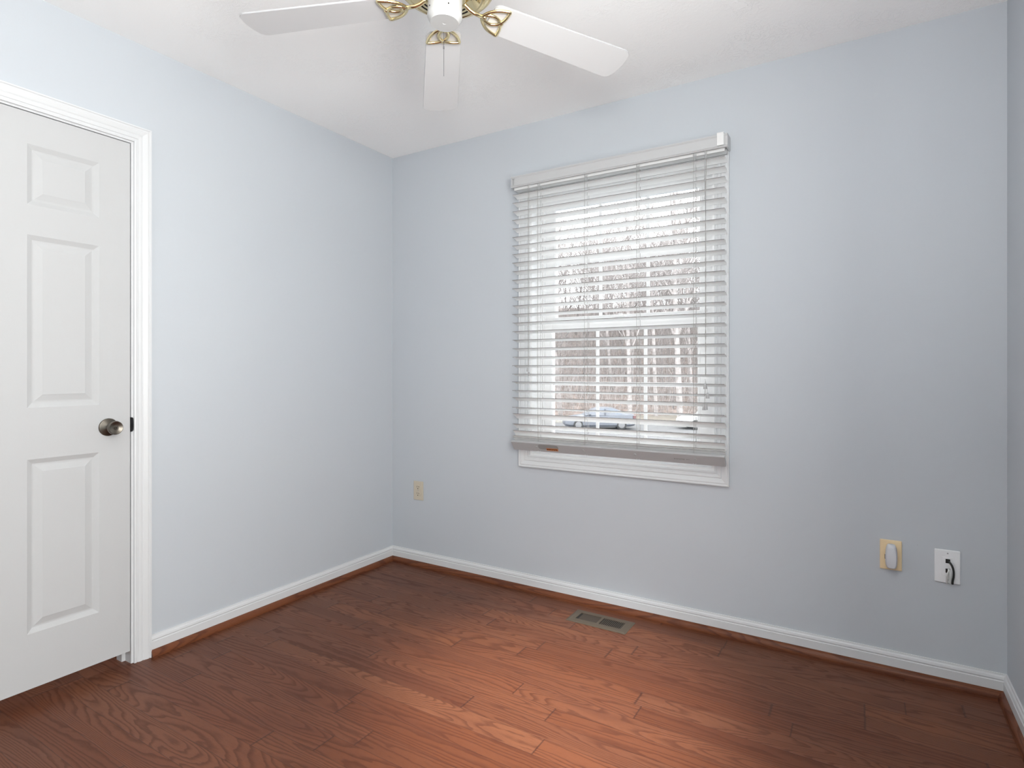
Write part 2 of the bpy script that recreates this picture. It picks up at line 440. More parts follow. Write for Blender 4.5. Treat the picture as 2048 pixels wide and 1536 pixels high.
# baseboards with wooden shoe moulding
BB = [(0.0, 0.0), (0.0, 0.012), (0.058, 0.012), (0.060, 0.0095), (0.063, 0.0095), (0.066, 0.0115), (0.074, 0.0095), (0.078, 0.006), (0.084, 0.005), (0.084, 0.0)]
SH = [(0.0, 0.0), (0.0, 0.018)] + [(0.026 * math.sin(a * PI / 12), 0.0 + 0.018 * math.cos(a * PI / 12)) for a in range(1, 6)] + [(0.027, 0.0)]
def run(name, kind_name, mat, prof, P, u0, u1, m0, m1, zoff=0.0, t0=0.0, **kw):
    bm = bmesh.new()
    class Q:
        n = 2
        def __call__(s, i, w, t):
            t2 = t + t0
            u = (u0 + m0 * t2) if i == 0 else (u1 + m1 * t2)
            return P(u, w + zoff, t2)
    strip(bm, Q(), prof)
    if mat == 'shoe':
        l1 = bm.loops.layers.uv.new('plank'); c1 = bm.loops.layers.color.new('plank_rnd')
        for f in bm.faces:
            for lp in f.loops:
                c = lp.vert.co; q = (c.x if P is onB else c.y)
                lp[l1].uv = (q, c.z + (c.y if P is onB else c.x)); lp[c1] = (0.3, 0.8, 0.25, 1)
    return obj(name, bm, mat, kind='structure', **kw)
run('baseboard_left', '', 'trim', BB, onL, -1.402, 0, 0, -1, label='white moulded baseboard along the left wall', category='baseboard')
run('baseboard_back', '', 'trim', BB, onB, 0, W, 1, -1, label='white moulded baseboard under the window wall', category='baseboard')
run('baseboard_right', '', 'trim', BB, onR, -1.79, 0, 0, -1, label='white baseboard at the right edge of the photo', category='baseboard')
run('trim_1', '', 'shoe', SH, onL, -1.402, 0, 0, -1, t0=0.012, label='brown wooden shoe moulding along the left wall', category='moulding')
run('trim_2', '', 'shoe', SH, onB, 0, W, 1, -1, t0=0.012, label='brown wooden shoe moulding along the window wall', category='moulding')
run('trim_3', '', 'shoe', SH, onR, -1.79, 0, 0, -1, t0=0.012, label='brown wooden shoe moulding at the right edge', category='moulding')

# ------------------------------------------------------------------ casings
def casing(bm, P, u0, u1, v0, v1, prof, closed):
    """prof (w outward, t); rectangle inner edge; closed=False leaves the bottom open (door)"""
    cor = [(u0, v0, -1, -1 if closed else 0), (u0, v1, -1, 1), (u1, v1, 1, 1), (u1, v0, 1, -1 if closed else 0)]
    if closed: cor.append(cor[0])
    class Q:
        n = len(cor)
        def __call__(s, i, w, t):
            u, v, su, sv = cor[i]; return P(u + su * w, v + sv * w, t)
    strip(bm, Q(), prof, caps=not closed)
CP = [(0, 0), (0, 0.009), (0.004, 0.0105), (0.007, 0.0105), (0.009, 0.008), (0.012, 0.008), (0.014, 0.011), (0.022, 0.0125), (0.026, 0.0125), (0.028, 0.010), (0.032, 0.0125), (0.046, 0.0165), (0.0485, 0.0165), (0.050, 0.0145), (0.053, 0.0145), (0.056, 0.0175), (0.0605, 0.0175), (0.0605, 0)]
bm = bmesh.new(); casing(bm, onL, LEAF0 - 0.011, LEAF1 + 0.011, 0.0, LEAFT + 0.010, CP, False)
tr = obj('trim_4', bm, 'trim', kind='structure', label='white moulded casing around the panelled door', category='door casing')
bm = bmesh.new()
for (a, b) in ((LEAF0 - 0.020, LEAF0 - 0.003), (LEAF1 + 0.003, LEAF1 + 0.020)):
    box(bm, (-0.12, a, 0), (0.0, b, LEAFT + 0.003))
box(bm, (-0.12, LEAF0 - 0.020, LEAFT + 0.003), (0.0, LEAF1 + 0.020, LEAFT + 0.020))
for a, b in ((LEAF0 - 0.003, LEAF0 + 0.010), (LEAF1 - 0.010, LEAF1 + 0.003)):
    box(bm, (-0.085, a, 0), (-0.045, b, LEAFT + 0.003))
obj('jamb', bm, 'trim', tr)
bm = bmesh.new()
vs = []
for k in range(13):
    a = -PI / 2 + PI * k / 12
    vs.append((0.010 * max(0.0, math.cos(a)) ** 0.35, 0.0285 * math.sin(a)))
# strike plate lip: rounded plate on the jamb edge, folded onto the reveal
pl = [bm.verts.new((0.0006, LEAF1 + 0.001 + yy, 0.936 + zz)) for yy, zz in vs]
bm.faces.new(pl)
r = bmesh.ops.extrude_face_region(bm, geom=bm.faces[:])
for g in r['geom']:
    if isinstance(g, bmesh.types.BMVert): g.co.x += 0.0022
box(bm, (-0.03, LEAF1 + 0.0005, 0.908), (0.0006, LEAF1 + 0.0028, 0.964))
obj('strike_plate', bm, 'black', tr, label='black metal strike plate on the white jamb')

# ------------------------------------------------------------------ panelled door
door = empty('door_1', (0, LEAF0, 0.0), kind='structure', label='white six-panel closet door with a dark pewter knob', category='door')
DZ0 = 0.050
def dl(p): return (p[0], p[1] - LEAF0, p[2])
bm = bmesh.new()
FX = -0.002
cols = [(-2.117, -1.898), (-1.797, -1.578)]; rows = [(0.240, 0.840), (1.018, 1.614), (1.718, 1.926)]
ys = sorted({LEAF0, LEAF1, *[c for q in cols for c in q]}); zs = sorted({DZ0, LEAFT, *[c for q in rows for c in q]})
vc = {}
def V(y, z, x=FX):
    k = (round(y, 5), round(z, 5), round(x, 5))
    if k not in vc: vc[k] = bm.verts.new(dl((x, y, z)))
    return vc[k]
PP = [(0, 0), (0.003, -0.0015), (0.016, -0.0085), (0.020, -0.0090), (0.024, -0.0085), (0.043, -0.0030), (0.045, -0.0022)]
for ya, yb in zip(ys, ys[1:]):
    for za, zb in zip(zs, zs[1:]):
        if (ya, yb) in cols and (za, zb) in rows:
            pr = None
            for (i, dx) in PP:
                rg = [V(ya + i, za + i, FX + dx), V(yb - i, za + i, FX + dx), V(yb - i, zb - i, FX + dx), V(ya + i, zb - i, FX + dx)]
                if pr:
                    for j in range(4): bm.faces.new((pr[j], pr[(j + 1) % 4], rg[(j + 1) % 4], rg[j]))
                pr = rg
            bm.faces.new(pr)
        else:
            bm.faces.new((V(ya, za), V(yb, za), V(yb, zb), V(ya, zb)))
bx = FX - 0.036
B = [V(LEAF0, DZ0, bx), V(LEAF1, DZ0, bx), V(LEAF1, LEAFT, bx), V(LEAF0, LEAFT, bx)]
bm.faces.new(B[::-1])
def side(pts, b0, b1): bm.faces.new(pts + [b1, b0])
side([V(y, DZ0) for y in ys], B[0], B[1]); side([V(y, LEAFT) for y in ys], B[3], B[2])
side([V(LEAF0, z) for z in zs], B[0], B[3]); side([V(LEAF1, z) for z in zs], B[1], B[2])
obj('door_leaf', bm, 'door', door)
# knob: rosette, neck, dished tulip knob
KX = Matrix.Translation(dl((FX, -1.548, 0.932))) @ Matrix.Rotation(PI / 2, 4, 'Y')
bm = bmesh.new()
lathe(bm, [(0, 0), (0.0325, 0), (0.0335, 0.002), (0.032, 0.005), (0.026, 0.008), (0.020, 0.0125), (0.0145, 0.015), (0.0125, 0.018), (0.0115, 0.024), (0.0125, 0.030),
           (0.0175, 0.036), (0.0225, 0.042), (0.0252, 0.049), (0.0258, 0.055), (0.0250, 0.059), (0.0232, 0.0605), (0.0215, 0.0600), (0.0150, 0.0565), (0.0085, 0.0545), (0.0058, 0.0550), (0.0050, 0.0570), (0.0035, 0.0570), (0.0025, 0.0550), (0, 0.0548)], 44, KX)
obj('knob', bm, 'knob', door, smooth=35, label='dark pewter door knob with a dished face')

# ------------------------------------------------------------------ window
win = empty('window_1', (0, 0, 0), kind='structure', label='white double-hung window with grilles behind the blinds', category='window')
bm = bmesh.new(); casing(bm, onB, WX0, WX1, WZ0, WZ1, CP, True)
obj('window_casing', bm, 'trim', win)
bm = bmesh.new()      # jamb liner and stops around the opening
def ring(bm, x0, x1, z0, z1, wd, y0, y1, bev=0.0, wz0=None, wz1=None):
    a = wz0 if wz0 is not None else wd; b = wz1 if wz1 is not None else wd
    box(bm, (x0, y0, z0), (x0 + wd, y1, z1), bev); box(bm, (x1 - wd, y0, z0), (x1, y1, z1), bev)
    box(bm, (x0 + wd, y0, z0), (x1 - wd, y1, z0 + a), bev); box(bm, (x0 + wd, y0, z1 - b), (x1 - wd, y1, z1), bev)
ring(bm, WX0, WX1, WZ0, WZ1, 0.012, 0.0, 0.155)
ring(bm, WX0 + 0.012, WX1 - 0.012, WZ0 + 0.012, WZ1 - 0.012, 0.022, 0.050, 0.155)
ring(bm, WX0 + 0.034, WX1 - 0.034, WZ0 + 0.034, WZ1 - 0.004, 0.012, 0.066, 0.070, 0, 0.010, 0.010)
obj('window_frame', bm, 'vinyl', win)
GX0, GX1 = 1.055, 1.800
def sash(name, z0, z1, gz0, gz1, y):
    bm = bmesh.new()
    x0, x1 = WX0 + 0.034, WX1 - 0.034
    box(bm, (x0, y, z0), (GX0, y + 0.03, z1), 0.002); box(bm, (GX1, y, z0), (x1, y + 0.03, z1), 0.002)
    box(bm, (GX0, y, z0), (GX1, y + 0.03, gz0), 0.002); box(bm, (GX0, y, gz1), (GX1, y + 0.03, z1), 0.002)
    ring(bm, GX0 - 0.012, GX1 + 0.012, gz0 - 0.012, gz1 + 0.012, 0.008, y - 0.004, y + 0.002, 0.001)
    s = obj(name, bm, 'vinyl', win)
    bm = bmesh.new()
    t = (GX1 - GX0) / 3
    for k in (1, 2): box(bm, (GX0 + t * k - 0.008, y + 0.012, gz0), (GX0 + t * k + 0.008, y + 0.018, gz1))
    zc = (gz0 + gz1) / 2
    for k in range(3): box(bm, (GX0 + t * k + (0.008 if k else 0), y + 0.012, zc - 0.010), (GX0 + t * (k + 1) - (0.008 if k < 2 else 0), y + 0.018, zc + 0.010))
    obj('grille', bm, 'vinyl', s)
    bm = bmesh.new(); box(bm, (GX0 - 0.005, y + 0.020, gz0 - 0.005), (GX1 + 0.005, y + 0.023, gz1 + 0.005))
    obj('glass_pane', bm, 'glass', s)
sash('upper_sash', 1.385, 2.036, 1.428, 2.000, 0.112)
sash('lower_sash', 0.742, 1.412, 0.808, 1.352, 0.074)
bm = bmesh.new()      # sash lock and lift
box(bm, (1.40, 0.062, 1.412), (1.455, 0.09, 1.418), 0.001); lathe(bm, [(0, 0), (0.011, 0), (0.011, 0.008), (0.008, 0.011), (0, 0.011)], 16, Matrix.Translation((1.4275, 0.078, 1.418)))
obj('sash_lock', bm, 'vinyl', win)
# exterior cladding round the window so that nothing but the opening lets light in
bm = bmesh.new(); ring(bm, WX0 - 0.07, WX1 + 0.07, WZ0 - 0.07, WZ1 + 0.07, 0.078, 0.141, 0.165)
obj('exterior_trim', bm, 'vinyl', win)

# ------------------------------------------------------------------ blinds
BX0, BX1 = 0.902, 1.949
blind = empty('window_blind', (0, 0, 0), label='white two-inch slatted horizontal blind lowered over the window', category='blind')
# head rail (steel channel) and valence with returns and end clips
bm = bmesh.new()
box(bm, (BX0 + 0.004, -0.066, 2.078), (BX1 - 0.002, -0.018, 2.084)); box(bm, (BX0 + 0.004, -0.068, 2.078), (BX1 - 0.002, -0.064, 2.118)); box(bm, (BX0 + 0.004, -0.022, 2.078), (BX1 - 0.002, -0.018, 2.128))
for u in (BX0 + 0.05, BX1 - 0.05): box(bm, (u - 0.02, -0.066, 2.084), (u + 0.02, -0.0176, 2.132))
obj('head_rail', bm, 'slat', blind)
bm = bmesh.new()
vp = [(2.088, -0.078), (2.089, -0.084), (2.094, -0.087), (2.098, -0.083), (2.134, -0.083), (2.140, -0.087), (2.145, -0.086), (2.1465, -0.078)]
xs = (BX0 - 0.006, BX1 + 0.012)
rg = [[bm.verts.new((x, y, z)) for z, y in vp] for x in xs]
for j in range(len(vp)):
    k = (j + 1) % len(vp); bm.faces.new((rg[0][j], rg[0][k], rg[1][k], rg[1][j]))
bm.faces.new(rg[0]); bm.faces.new(rg[1][::-1])
for x in (xs[0], xs[1] - 0.006): box(bm, (x, -0.0780, 2.0885), (x + 0.006, -0.0185, 2.146))
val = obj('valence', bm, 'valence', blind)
bm = bmesh.new()
box(bm, (BX1 - 0.030, -0.0895, 2.098), (BX1 - 0.002, -0.0868, 2.149), 0.001); box(bm, (BX1 - 0.030, -0.0895, 2.149), (BX1 - 0.002, -0.060, 2.152), 0.001)
box(bm, (BX1 - 0.021, -0.0902, 2.120), (BX1 - 0.013, -0.0895, 2.124)); 
obj('valence_clip', bm, 'slat', val)
bm = bmesh.new()
box(bm, (BX0 + 0.006, -0.0885, 2.100), (BX0 + 0.012, -0.0868, 2.132), 0.0005); box(bm, (BX0 + 0.004, -0.0895, 2.129), (BX0 + 0.016, -0.0868, 2.132))
obj('valence_clip', bm, 'tassel', val)
# slats
YC, SW = -0.056, 0.0495
slats = [(2.052, 12)] + [(2.010 - 0.0441 * i, 11.5 + 0.7 * math.sin(i * 2.3)) for i in range(18)] + [(1.216, 11), (1.173, 12), (1.129, 11), (1.089, 12), (1.045, 12), (1.0085, 21), (0.958, 12), (0.925, 32), (0.873, 29), (0.839, 47), (0.812, 50), (0.802, 52)]
def slat_mesh():
    bm = bmesh.new(); n = 6; up = []; dn = []
    for i in range(n + 1):
        s = -0.5 + i / n; c = 0.0028 * (1 - 4 * s * s)
        up.append((s * SW, c + 0.0013)); dn.append((s * SW, c - 0.0013))
    pr = up + dn[::-1]; rings = [[bm.verts.new((x, y, z)) for y, z in pr] for x in (BX0, BX1)]
    for j in range(len(pr)):
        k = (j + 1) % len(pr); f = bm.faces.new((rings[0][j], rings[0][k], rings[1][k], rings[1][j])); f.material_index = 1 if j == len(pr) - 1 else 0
    bm.faces.new(rings[0]); bm.faces.new(rings[1][::-1])
    bmesh.ops.recalc_face_normals(bm, faces=bm.faces[:])
    me = bpy.data.meshes.new('slat'); bm.to_mesh(me); bm.free(); me.materials.append(M['slat']); me.materials.append(M['slat_edge_shade']); return me
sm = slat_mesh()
random.seed(5)
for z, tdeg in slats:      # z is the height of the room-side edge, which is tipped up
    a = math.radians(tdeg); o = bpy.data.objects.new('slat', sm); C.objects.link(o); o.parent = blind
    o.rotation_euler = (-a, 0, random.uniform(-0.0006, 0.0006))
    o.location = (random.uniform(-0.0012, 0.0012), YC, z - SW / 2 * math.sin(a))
# bottom rail, tipped so that its underside shows
ang = math.radians(56)
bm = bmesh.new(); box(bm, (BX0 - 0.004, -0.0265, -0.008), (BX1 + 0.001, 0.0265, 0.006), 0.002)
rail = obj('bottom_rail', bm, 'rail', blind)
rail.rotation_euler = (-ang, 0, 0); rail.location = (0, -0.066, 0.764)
bm = bmesh.new(); pts = []
x0, x1, y0, y1 = 1.052, 1.165, -0.022, 0.010
for k in range(20):
    a = 2 * PI * k / 20; pts.append(((x0 + x1) / 2 + math.copysign(abs(math.cos(a)) ** 0.3, math.cos(a)) * (x1 - x0) / 2, (y0 + y1) / 2 + math.copysign(abs(math.sin(a)) ** 0.7, math.sin(a)) * (y1 - y0) / 2, -0.0086))
f = bm.faces.new([bm.verts.new(p) for p in pts]); r = bmesh.ops.extrude_face_region(bm, geom=[f])
for g in r['geom']:
    if isinstance(g, bmesh.types.BMVert): g.co.z += 0.0008
obj('label', bm, 'label_grey', rail, label='grey sticker on the bottom rail')
bm = bmesh.new(); box(bm, (1.096, 0.000, -0.0092), (1.160, 0.014, -0.0086), mi=0)
for k, (a, b) in enumerate(((1.099, 1.104), (1.1055, 1.110), (1.1115, 1.117), (1.1185, 1.123), (1.1245, 1.129), (1.1305, 1.136), (1.1375, 1.142), (1.1435, 1.149), (1.1505, 1.156))):
    box(bm, (a, 0.003, -0.0096), (b, 0.0105 - 0.002 * (k % 2), -0.0092), mi=1)
obj('label', bm, ['label_orange', 'label_ink'], rail, label='orange warning sticker on the bottom rail')
bm = bmesh.new(); random.seed(2)
xx = 1.733
while xx < 1.800:
    wd = random.uniform(0.002, 0.006)
    if not 1.776 < xx < 1.786: box(bm, (xx, -0.001, -0.0084), (xx + wd, 0.003 + random.uniform(0, 0.003), -0.0079))
    xx += wd + 0.0015
obj('label', bm, 'label_grey', rail, label='small faded print at the right end of the bottom rail')
for x in (1.042, 1.298, 1.556, 1.826):
    bm = bmesh.new(); lathe(bm, [(0, -0.0105), (0.004, -0.0105), (0.0058, -0.0085), (0.0058, -0.0078), (0, -0.0078)], 16, Matrix.Translation((x, -0.004, 0)))
    obj('cord_button', bm, 'tassel', rail)
# ladder cords: one strand in front of the slats and one behind, four ladders
zbot = 0.786
for x in (1.052, 1.308, 1.566, 1.821):
    bm = bmesh.new()
    tube(bm, [(x, -0.0825, 2.086), (x, -0.0825, 1.0), (x, -0.080, 0.90), (x, -0.0775, zbot)], 0.0009, 6)
    tube(bm, [(x, -0.0305, 2.080), (x, -0.0305, 1.0), (x + 0.001, -0.034, 0.86), (x, -0.049, 0.768)], 0.0009, 6)
    tube(bm, [(x + 0.003, -0.056, 2.080), (x + 0.003, -0.056, 0.79)], 0.0007, 6)
    obj('ladder_cord', bm, 'cord', blind)
    bm = bmesh.new(); pts = []
    for k in range(9):
        a = PI * k / 8; pts.append((x - 0.006 + 0.012 * (k / 8), -0.064 + 0.004 * math.sin(a), 0.742 - 0.011 * math.sin(a)))
    tube(bm, pts, 0.0008, 6); obj('cord_loop', bm, 'whiteplastic', blind)
for x in (1.046, 1.302, 1.56, 1.815):
    bm = bmesh.new(); box(bm, (x, -0.0725, 2.079), (x + 0.016, -0.0665, 2.086), 0.001); obj('cord_guide', bm, 'valence', blind)
def tassel(parent, x, y, z):
    bm = bmesh.new(); lathe(bm, [(0, 0), (0.0075, 0), (0.0078, 0.002), (0.0045, 0.023), (0.0035, 0.025), (0, 0.025)], 16, Matrix.Translation((x, y, z)))
    obj('tassel', bm, 'tassel', parent, smooth=30)
# right-hand lift cord: twisted strands, four tassels
bm = bmesh.new()
for ph in (0, PI):
    pts = [(1.874 + 0.0014 * math.cos(ph + z * 60) * (1 if z > 0.3 else 0) + (0.004 if ph else -0.003) * max(0, 1 - z / 0.2 if z < 0.2 else 0), -0.092, 2.085 - z) for z in [k * 0.02 for k in range(0, 49)]]
    tube(bm, pts, 0.0011, 6)
tube(bm, [(1.872, -0.092, 1.11), (1.881, -0.0925, 1.07), (1.882, -0.093, 1.045)], 0.0007, 6)
tube(bm, [(1.873, -0.092, 1.10), (1.869, -0.0925, 1.03), (1.868, -0.093, 0.998)], 0.0007, 6)
tube(bm, [(1.873, -0.092, 1.10), (1.872, -0.0925, 1.03), (1.875, -0.093, 0.998)], 0.0007, 6)
lc_ = obj('lift_cord', bm, 'cord', blind)
for p in ((1.8725, -0.0935, 1.068), (1.8825, -0.095, 1.028), (1.868, -0.094, 0.978), (1.876, -0.097, 0.980)): tassel(lc_, *p)
bm = bmesh.new(); tube(bm, [(1.872, -0.092, 2.086), (1.871, -0.0935, 1.97), (1.872, -0.092, 1.88)], 0.0016, 6); lathe(bm, [(0, 0), (0.003, 0), (0.003, 0.010), (0, 0.011)], 10, Matrix.Translation((1.871, -0.095, 1.955))); lathe(bm, [(0, 0), (0.003, 0), (0.003, 0.012), (0, 0.013)], 10, Matrix.Translation((1.872, -0.095, 1.878)))
obj('cord_stop', bm, 'tassel', blind)
# left-hand tilt cord with two small tassels
bm = bmesh.new(); tube(bm, [(1.003, -0.0915, 2.085), (1.003, -0.0915, 1.165)], 0.0008, 6); tube(bm, [(1.007, -0.0915, 2.085), (1.007, -0.0915, 1.145)], 0.0008, 6)
tc_ = obj('tilt_cord', bm, 'cord', blind)
for x, z in ((1.000, 1.142), (1.008, 1.120)):
    bm = bmesh.new(); lathe(bm, [(0, 0), (0.005, 0), (0.0052, 0.002), (0.003, 0.021), (0, 0.022)], 12, Matrix.Translation((x, -0.094, z))); obj('tassel', bm, 'tassel', tc_)

# ------------------------------------------------------------------ ceiling fan
FC = Vector((1.435, -1.325, 2.194))
fan = empty('ceiling_fan', FC, (-0.036, 0.007, 0), label='white five-blade ceiling fan with polished brass arms and pull chain', category='fan')
bm = bmesh.new(); lathe(bm, [(0, 0.246), (0.062, 0.246), (0.066, 0.238), (0.060, 0.215), (0.040, 0.190), (0.018, 0.178), (0.012, 0.176), (0, 0.176)], 48)
obj('canopy', bm, 'fan_white', fan, smooth=35)
bm = bmesh.new(); lathe(bm, [(0, 0.18), (0.0115, 0.18), (0.0115, 0.125), (0, 0.125)], 24); obj('downrod', bm, 'fan_white', fan, smooth=35)
bm = bmesh.new(); lathe(bm, [(0, 0.130), (0.030, 0.130), (0.060, 0.122), (0.095, 0.108), (0.122, 0.090), (0.132, 0.070), (0.134, 0.045), (0, 0.045)], 56)
obj('motor_housing', bm, 'fan_white', fan, smooth=35)
bm = bmesh.new()
lathe(bm, [(0, 0.050), (0.1345, 0.050), (0.1375, 0.044), (0.1375, 0.036), (0.132, 0.031), (0.128, 0.031), (0.126, 0.027), (0.118, 0.024), (0.114, 0.018), (0.108, 0.016), (0.104, 0.017), (0.100, 0.015), (0.060, 0.012), (0.058, 0.004), (0.050, 0.002), (0, 0.002)], 64)
mh = obj('brass_band', bm, 'brass', fan, smooth=30, label='polished brass motor band with dark vent slots')
PHI = math.radians(129.6)
for k in range(5):
    for r_ in (0.074, 0.088):
        a0 = PHI + k * 2 * PI / 5 + math.radians(14); a1 = a0 + math.radians(44); bm = bmesh.new()
        pts = [(r_ * math.cos(a0 + (a1 - a0) * i / 10), r_ * math.sin(a0 + (a1 - a0) * i / 10), 0.0135 + (r_ - 0.074) * 0.08) for i in range(11)]
        tube(bm, pts, [0.0012] + [0.0034] * 9 + [0.0012], 8, flat=0.5, up=(0, 0, 1))
        obj('vent_slot', bm, 'dark', mh)
bm = bmesh.new()
lathe(bm, [(0, 0.010), (0.0475, 0.010), (0.0485, 0.004), (0.0485, -0.044), (0.0495, -0.0445), (0.0495, -0.0485), (0.0480, -0.052), (0.0440, -0.0585), (0.0415, -0.0625), (0.0400, -0.0655), (0.0055, -0.0655), (0.0045, -0.0645), (0, -0.0645)], 56)
sh = obj('switch_housing', bm, 'fan_white', fan, smooth=28)
for az, z, rr_ in ((-112, -0.034, 0.0022), (-80, -0.016, 0.0028), (-40, -0.038, 0.0022), (128, -0.036, 0.0022), (200, -0.036, 0.0022)):
    a = math.radians(az); d = Vector((math.cos(a), math.sin(a), 0)); bm = bmesh.new()
    tube(bm, [d * 0.0480 + Vector((0, 0, z)), d * 0.0492 + Vector((0, 0, z))], rr_, 8)
    obj('screw', bm, 'dark', sh)
# pull chain
bm = bmesh.new()
ca = math.radians(132); cx_, cy_ = 0.049 * math.cos(ca), 0.049 * math.sin(ca)
rt = Vector((math.cos(TH), math.sin(TH)))
tube(bm, [(0.9 * cx_, 0.9 * cy_, -0.030), (1.12 * cx_, 1.12 * cy_, -0.032)], 0.0028, 8)
for k in range(53):
    z = -0.034 - k * 0.0029
    bmesh.ops.create_icosphere(bm, subdivisions=1, radius=0.00125, matrix=Matrix.Translation((1.14 * cx_, 1.14 * cy_, z)))
tube(bm, [(1.14 * cx_, 1.14 * cy_, -0.034), (1.14 * cx_, 1.14 * cy_, -0.186)], 0.0004, 5)
tube(bm, [(1.14 * cx_, 1.14 * cy_, -0.098), (1.14 * cx_, 1.14 * cy_, -0.106)], 0.0022, 8)
pc = obj('pull_chain', bm, 'chain', fan); pc.rotation_euler = (0.036, -0.007, 0)
# blade and arm, built along +x
ROOT, TIP, PITCH = 0.138, 0.612, math.radians(-8)
def blade_mesh():
    bm = bmesh.new(); out = []
    def w(x): t = (x - ROOT) / (TIP - ROOT); return 0.054 + 0.0125 * t
    pr = 0.016; pts = []
    def arc(cx, cy, r, a0, a1, n=6, sx=1.0):
        return [(cx + r * math.cos(a0 + (a1 - a0) * i / n) * sx, cy + r * math.sin(a0 + (a1 - a0) * i / n)) for i in range(n + 1)]
    pts += arc(ROOT + 0.02, -w(ROOT) + 0.02, 0.02, PI, 1.5 * PI)
    R2 = 0.026
    pts += arc(TIP - R2 - 0.004, -w(TIP) + R2, R2, 1.5 * PI, 2 * PI - 0.15)
    for i in range(1, 6):
        s = -1 + 2 * i / 6.0; pts.append((TIP - 0.004 * s * s + 0.001, s * (w(TIP) - R2)))
    pts += arc(TIP - R2 - 0.004, w(TIP) - R2, R2, 0.15, 0.5 * PI)
    pts += arc(ROOT + 0.02, w(ROOT) - 0.02, 0.02, 0.5 * PI, PI)
    T = 0.0055
    def top(z, ins): 
        cx = (ROOT + TIP) / 2
        return [bm.verts.new((x + (ins if x < cx else -ins) * 0.7, y - math.copysign(ins, y), z)) for x, y in pts]
    rings = [top(-T / 2, 0.0008), top(-T / 2 + 0.0008, 0), top(T / 2 - 0.0008, 0), top(T / 2, 0.0008)]
    for ri, (a, b) in enumerate(zip(rings, rings[1:])):
        for j in range(len(a)): bm.faces.new((a[j], a[(j + 1) % len(a)], b[(j + 1) % len(a)], b[j])).material_index = 1
    bm.faces.new(rings[0][::-1]); bm.faces.new(rings[-1])
    for v in bm.verts:          # pitch about the blade's own axis, droop from the hub
        y, z = v.co.y, v.co.z
        v.co.y = y * math.cos(PITCH) - z * math.sin(PITCH); v.co.z = y * math.sin(PITCH) + z * math.cos(PITCH) - 0.033 * v.co.x
    bmesh.ops.recalc_face_normals(bm, faces=bm.faces[:])
    me = bpy.data.meshes.new('blade'); bm.to_mesh(me); bm.free(); me.materials.append(M['blade']); me.materials.append(M['blade_edge']); return me
def cat(pts, n=6):          # Catmull-Rom through closed control points
    out = []; k = len(pts); P_ = [Vector(p) for p in pts]
    for i in range(k):
        a, b, c, d = P_[i - 1], P_[i], P_[(i + 1) % k], P_[(i + 2) % k]
        for j in range(n):
            t = j / n; out.append(0.5 * ((2 * b) + (c - a) * t + (2 * a - 5 * b + 4 * c - d) * t * t + (3 * b - a - 3 * c + d) * t ** 3))
    return out
def arm_mesh():
    bm = bmesh.new()
    def tip(x, y, dz=0.0):      # on the underside of the pitched blade
        return Vector((x, y, y * math.tan(PITCH) - 0.033 * x - 0.0075 + dz))
    # flange under the motor, curved neck, then the two leaf-shaped loops
    tube(bm, [(0.052, 0, 0.008), (0.062, 0, 0.004), (0.074, 0, -0.004), (0.088, 0, -0.009), (0.118, 0, -0.0110)], [0.0085, 0.0075, 0.0062, 0.0060, 0.0070], 10, flat=0.8, up=(0, 0, 1))
    for s in (1, -1):
        leaf = [(0.104, 0.0), (0.116, 0.026), (0.137, 0.045), (0.163, 0.0555), (0.171, 0.0565), (0.172, 0.050), (0.171, 0.028), (0.166, 0.008), (0.156, -0.008), (0.138, -0.017), (0.118, -0.012)]
        pts = cat([tip(x + 0.010, y * s * 0.88, 0.0008 * s) for x, y in leaf], 4)
        tube(bm, pts, 0.0050, 8, closed=True, flat=0.8, up=(0, 0, 1))
    for x, y in ((0.122, 0.0), (0.176, 0.0)):
        lathe(bm, [(0, 0.003), (0.0062, 0.003), (0.0062, -0.003), (0.004, -0.005), (0, -0.0055)], 14, Matrix.Translation(tip(x, y)))
    bmesh.ops.recalc_face_normals(bm, faces=bm.faces[:])
    me = bpy.data.meshes.new('blade_arm'); bm.to_mesh(me); bm.free(); me.materials.append(M['brass'])
    for pl_ in me.polygons: pl_.use_smooth = True
    return me
bmh, amh = blade_mesh(), arm_mesh()
for k in range(5):
    a = PHI - (k - 1) * 2 * PI / 5
    b_ = bpy.data.objects.new('blade', bmh); C.objects.link(b_); b_.parent = fan; b_.rotation_euler = (0, 0, a); b_['label'] = 'white fan blade with squared rounded tip'
    r_ = bpy.data.objects.new('blade_arm', amh); C.objects.link(r_); r_.parent = fan; r_.rotation_euler = (0, 0, a); r_['label'] = 'polished brass blade arm of two looped leaves'

# ------------------------------------------------------------------ wall plates
def plate(bm, u0, u1, v0, v1, t=0.006, bev=0.003):
    box(bm, (u0, -t, v0), (u1, 0, v1), bev)
def rrect(bm, cx, cz, hw, hh, y0, y1, p=0.35, mi=0, n=24, taper=1.0):
    fr = []; bk = []
    for k in range(n):
        a = 2 * PI * k / n; c, s = math.cos(a), math.sin(a)
        x = math.copysign(abs(c) ** p, c) * hw; z = math.copysign(abs(s) ** p, s) * hh
        bk.append(bm.verts.new((cx + x, y0, cz + z))); fr.append(bm.verts.new((cx + x * taper, y1, cz + z * taper)))
    for j in range(n): bm.faces.new((bk[j], bk[(j + 1) % n], fr[(j + 1) % n], fr[j])).material_index = mi
    bm.faces.new(fr).material_index = mi; bm.faces.new(bk[::-1]).material_index = mi
def loc(o, x, z):      # origin of a wall plate at its own centre
    return (x, 0, z)
out1 = empty('wall_outlet', (0.2075, 0, 0.4395), label='small ivory duplex outlet on the wall left of the window', category='outlet', group='electrical plates on the window wall')
bm = bmesh.new(); plate(bm, -0.0355, 0.0355, -0.0555, 0.0555); obj('plate', bm, 'ivory', out1)
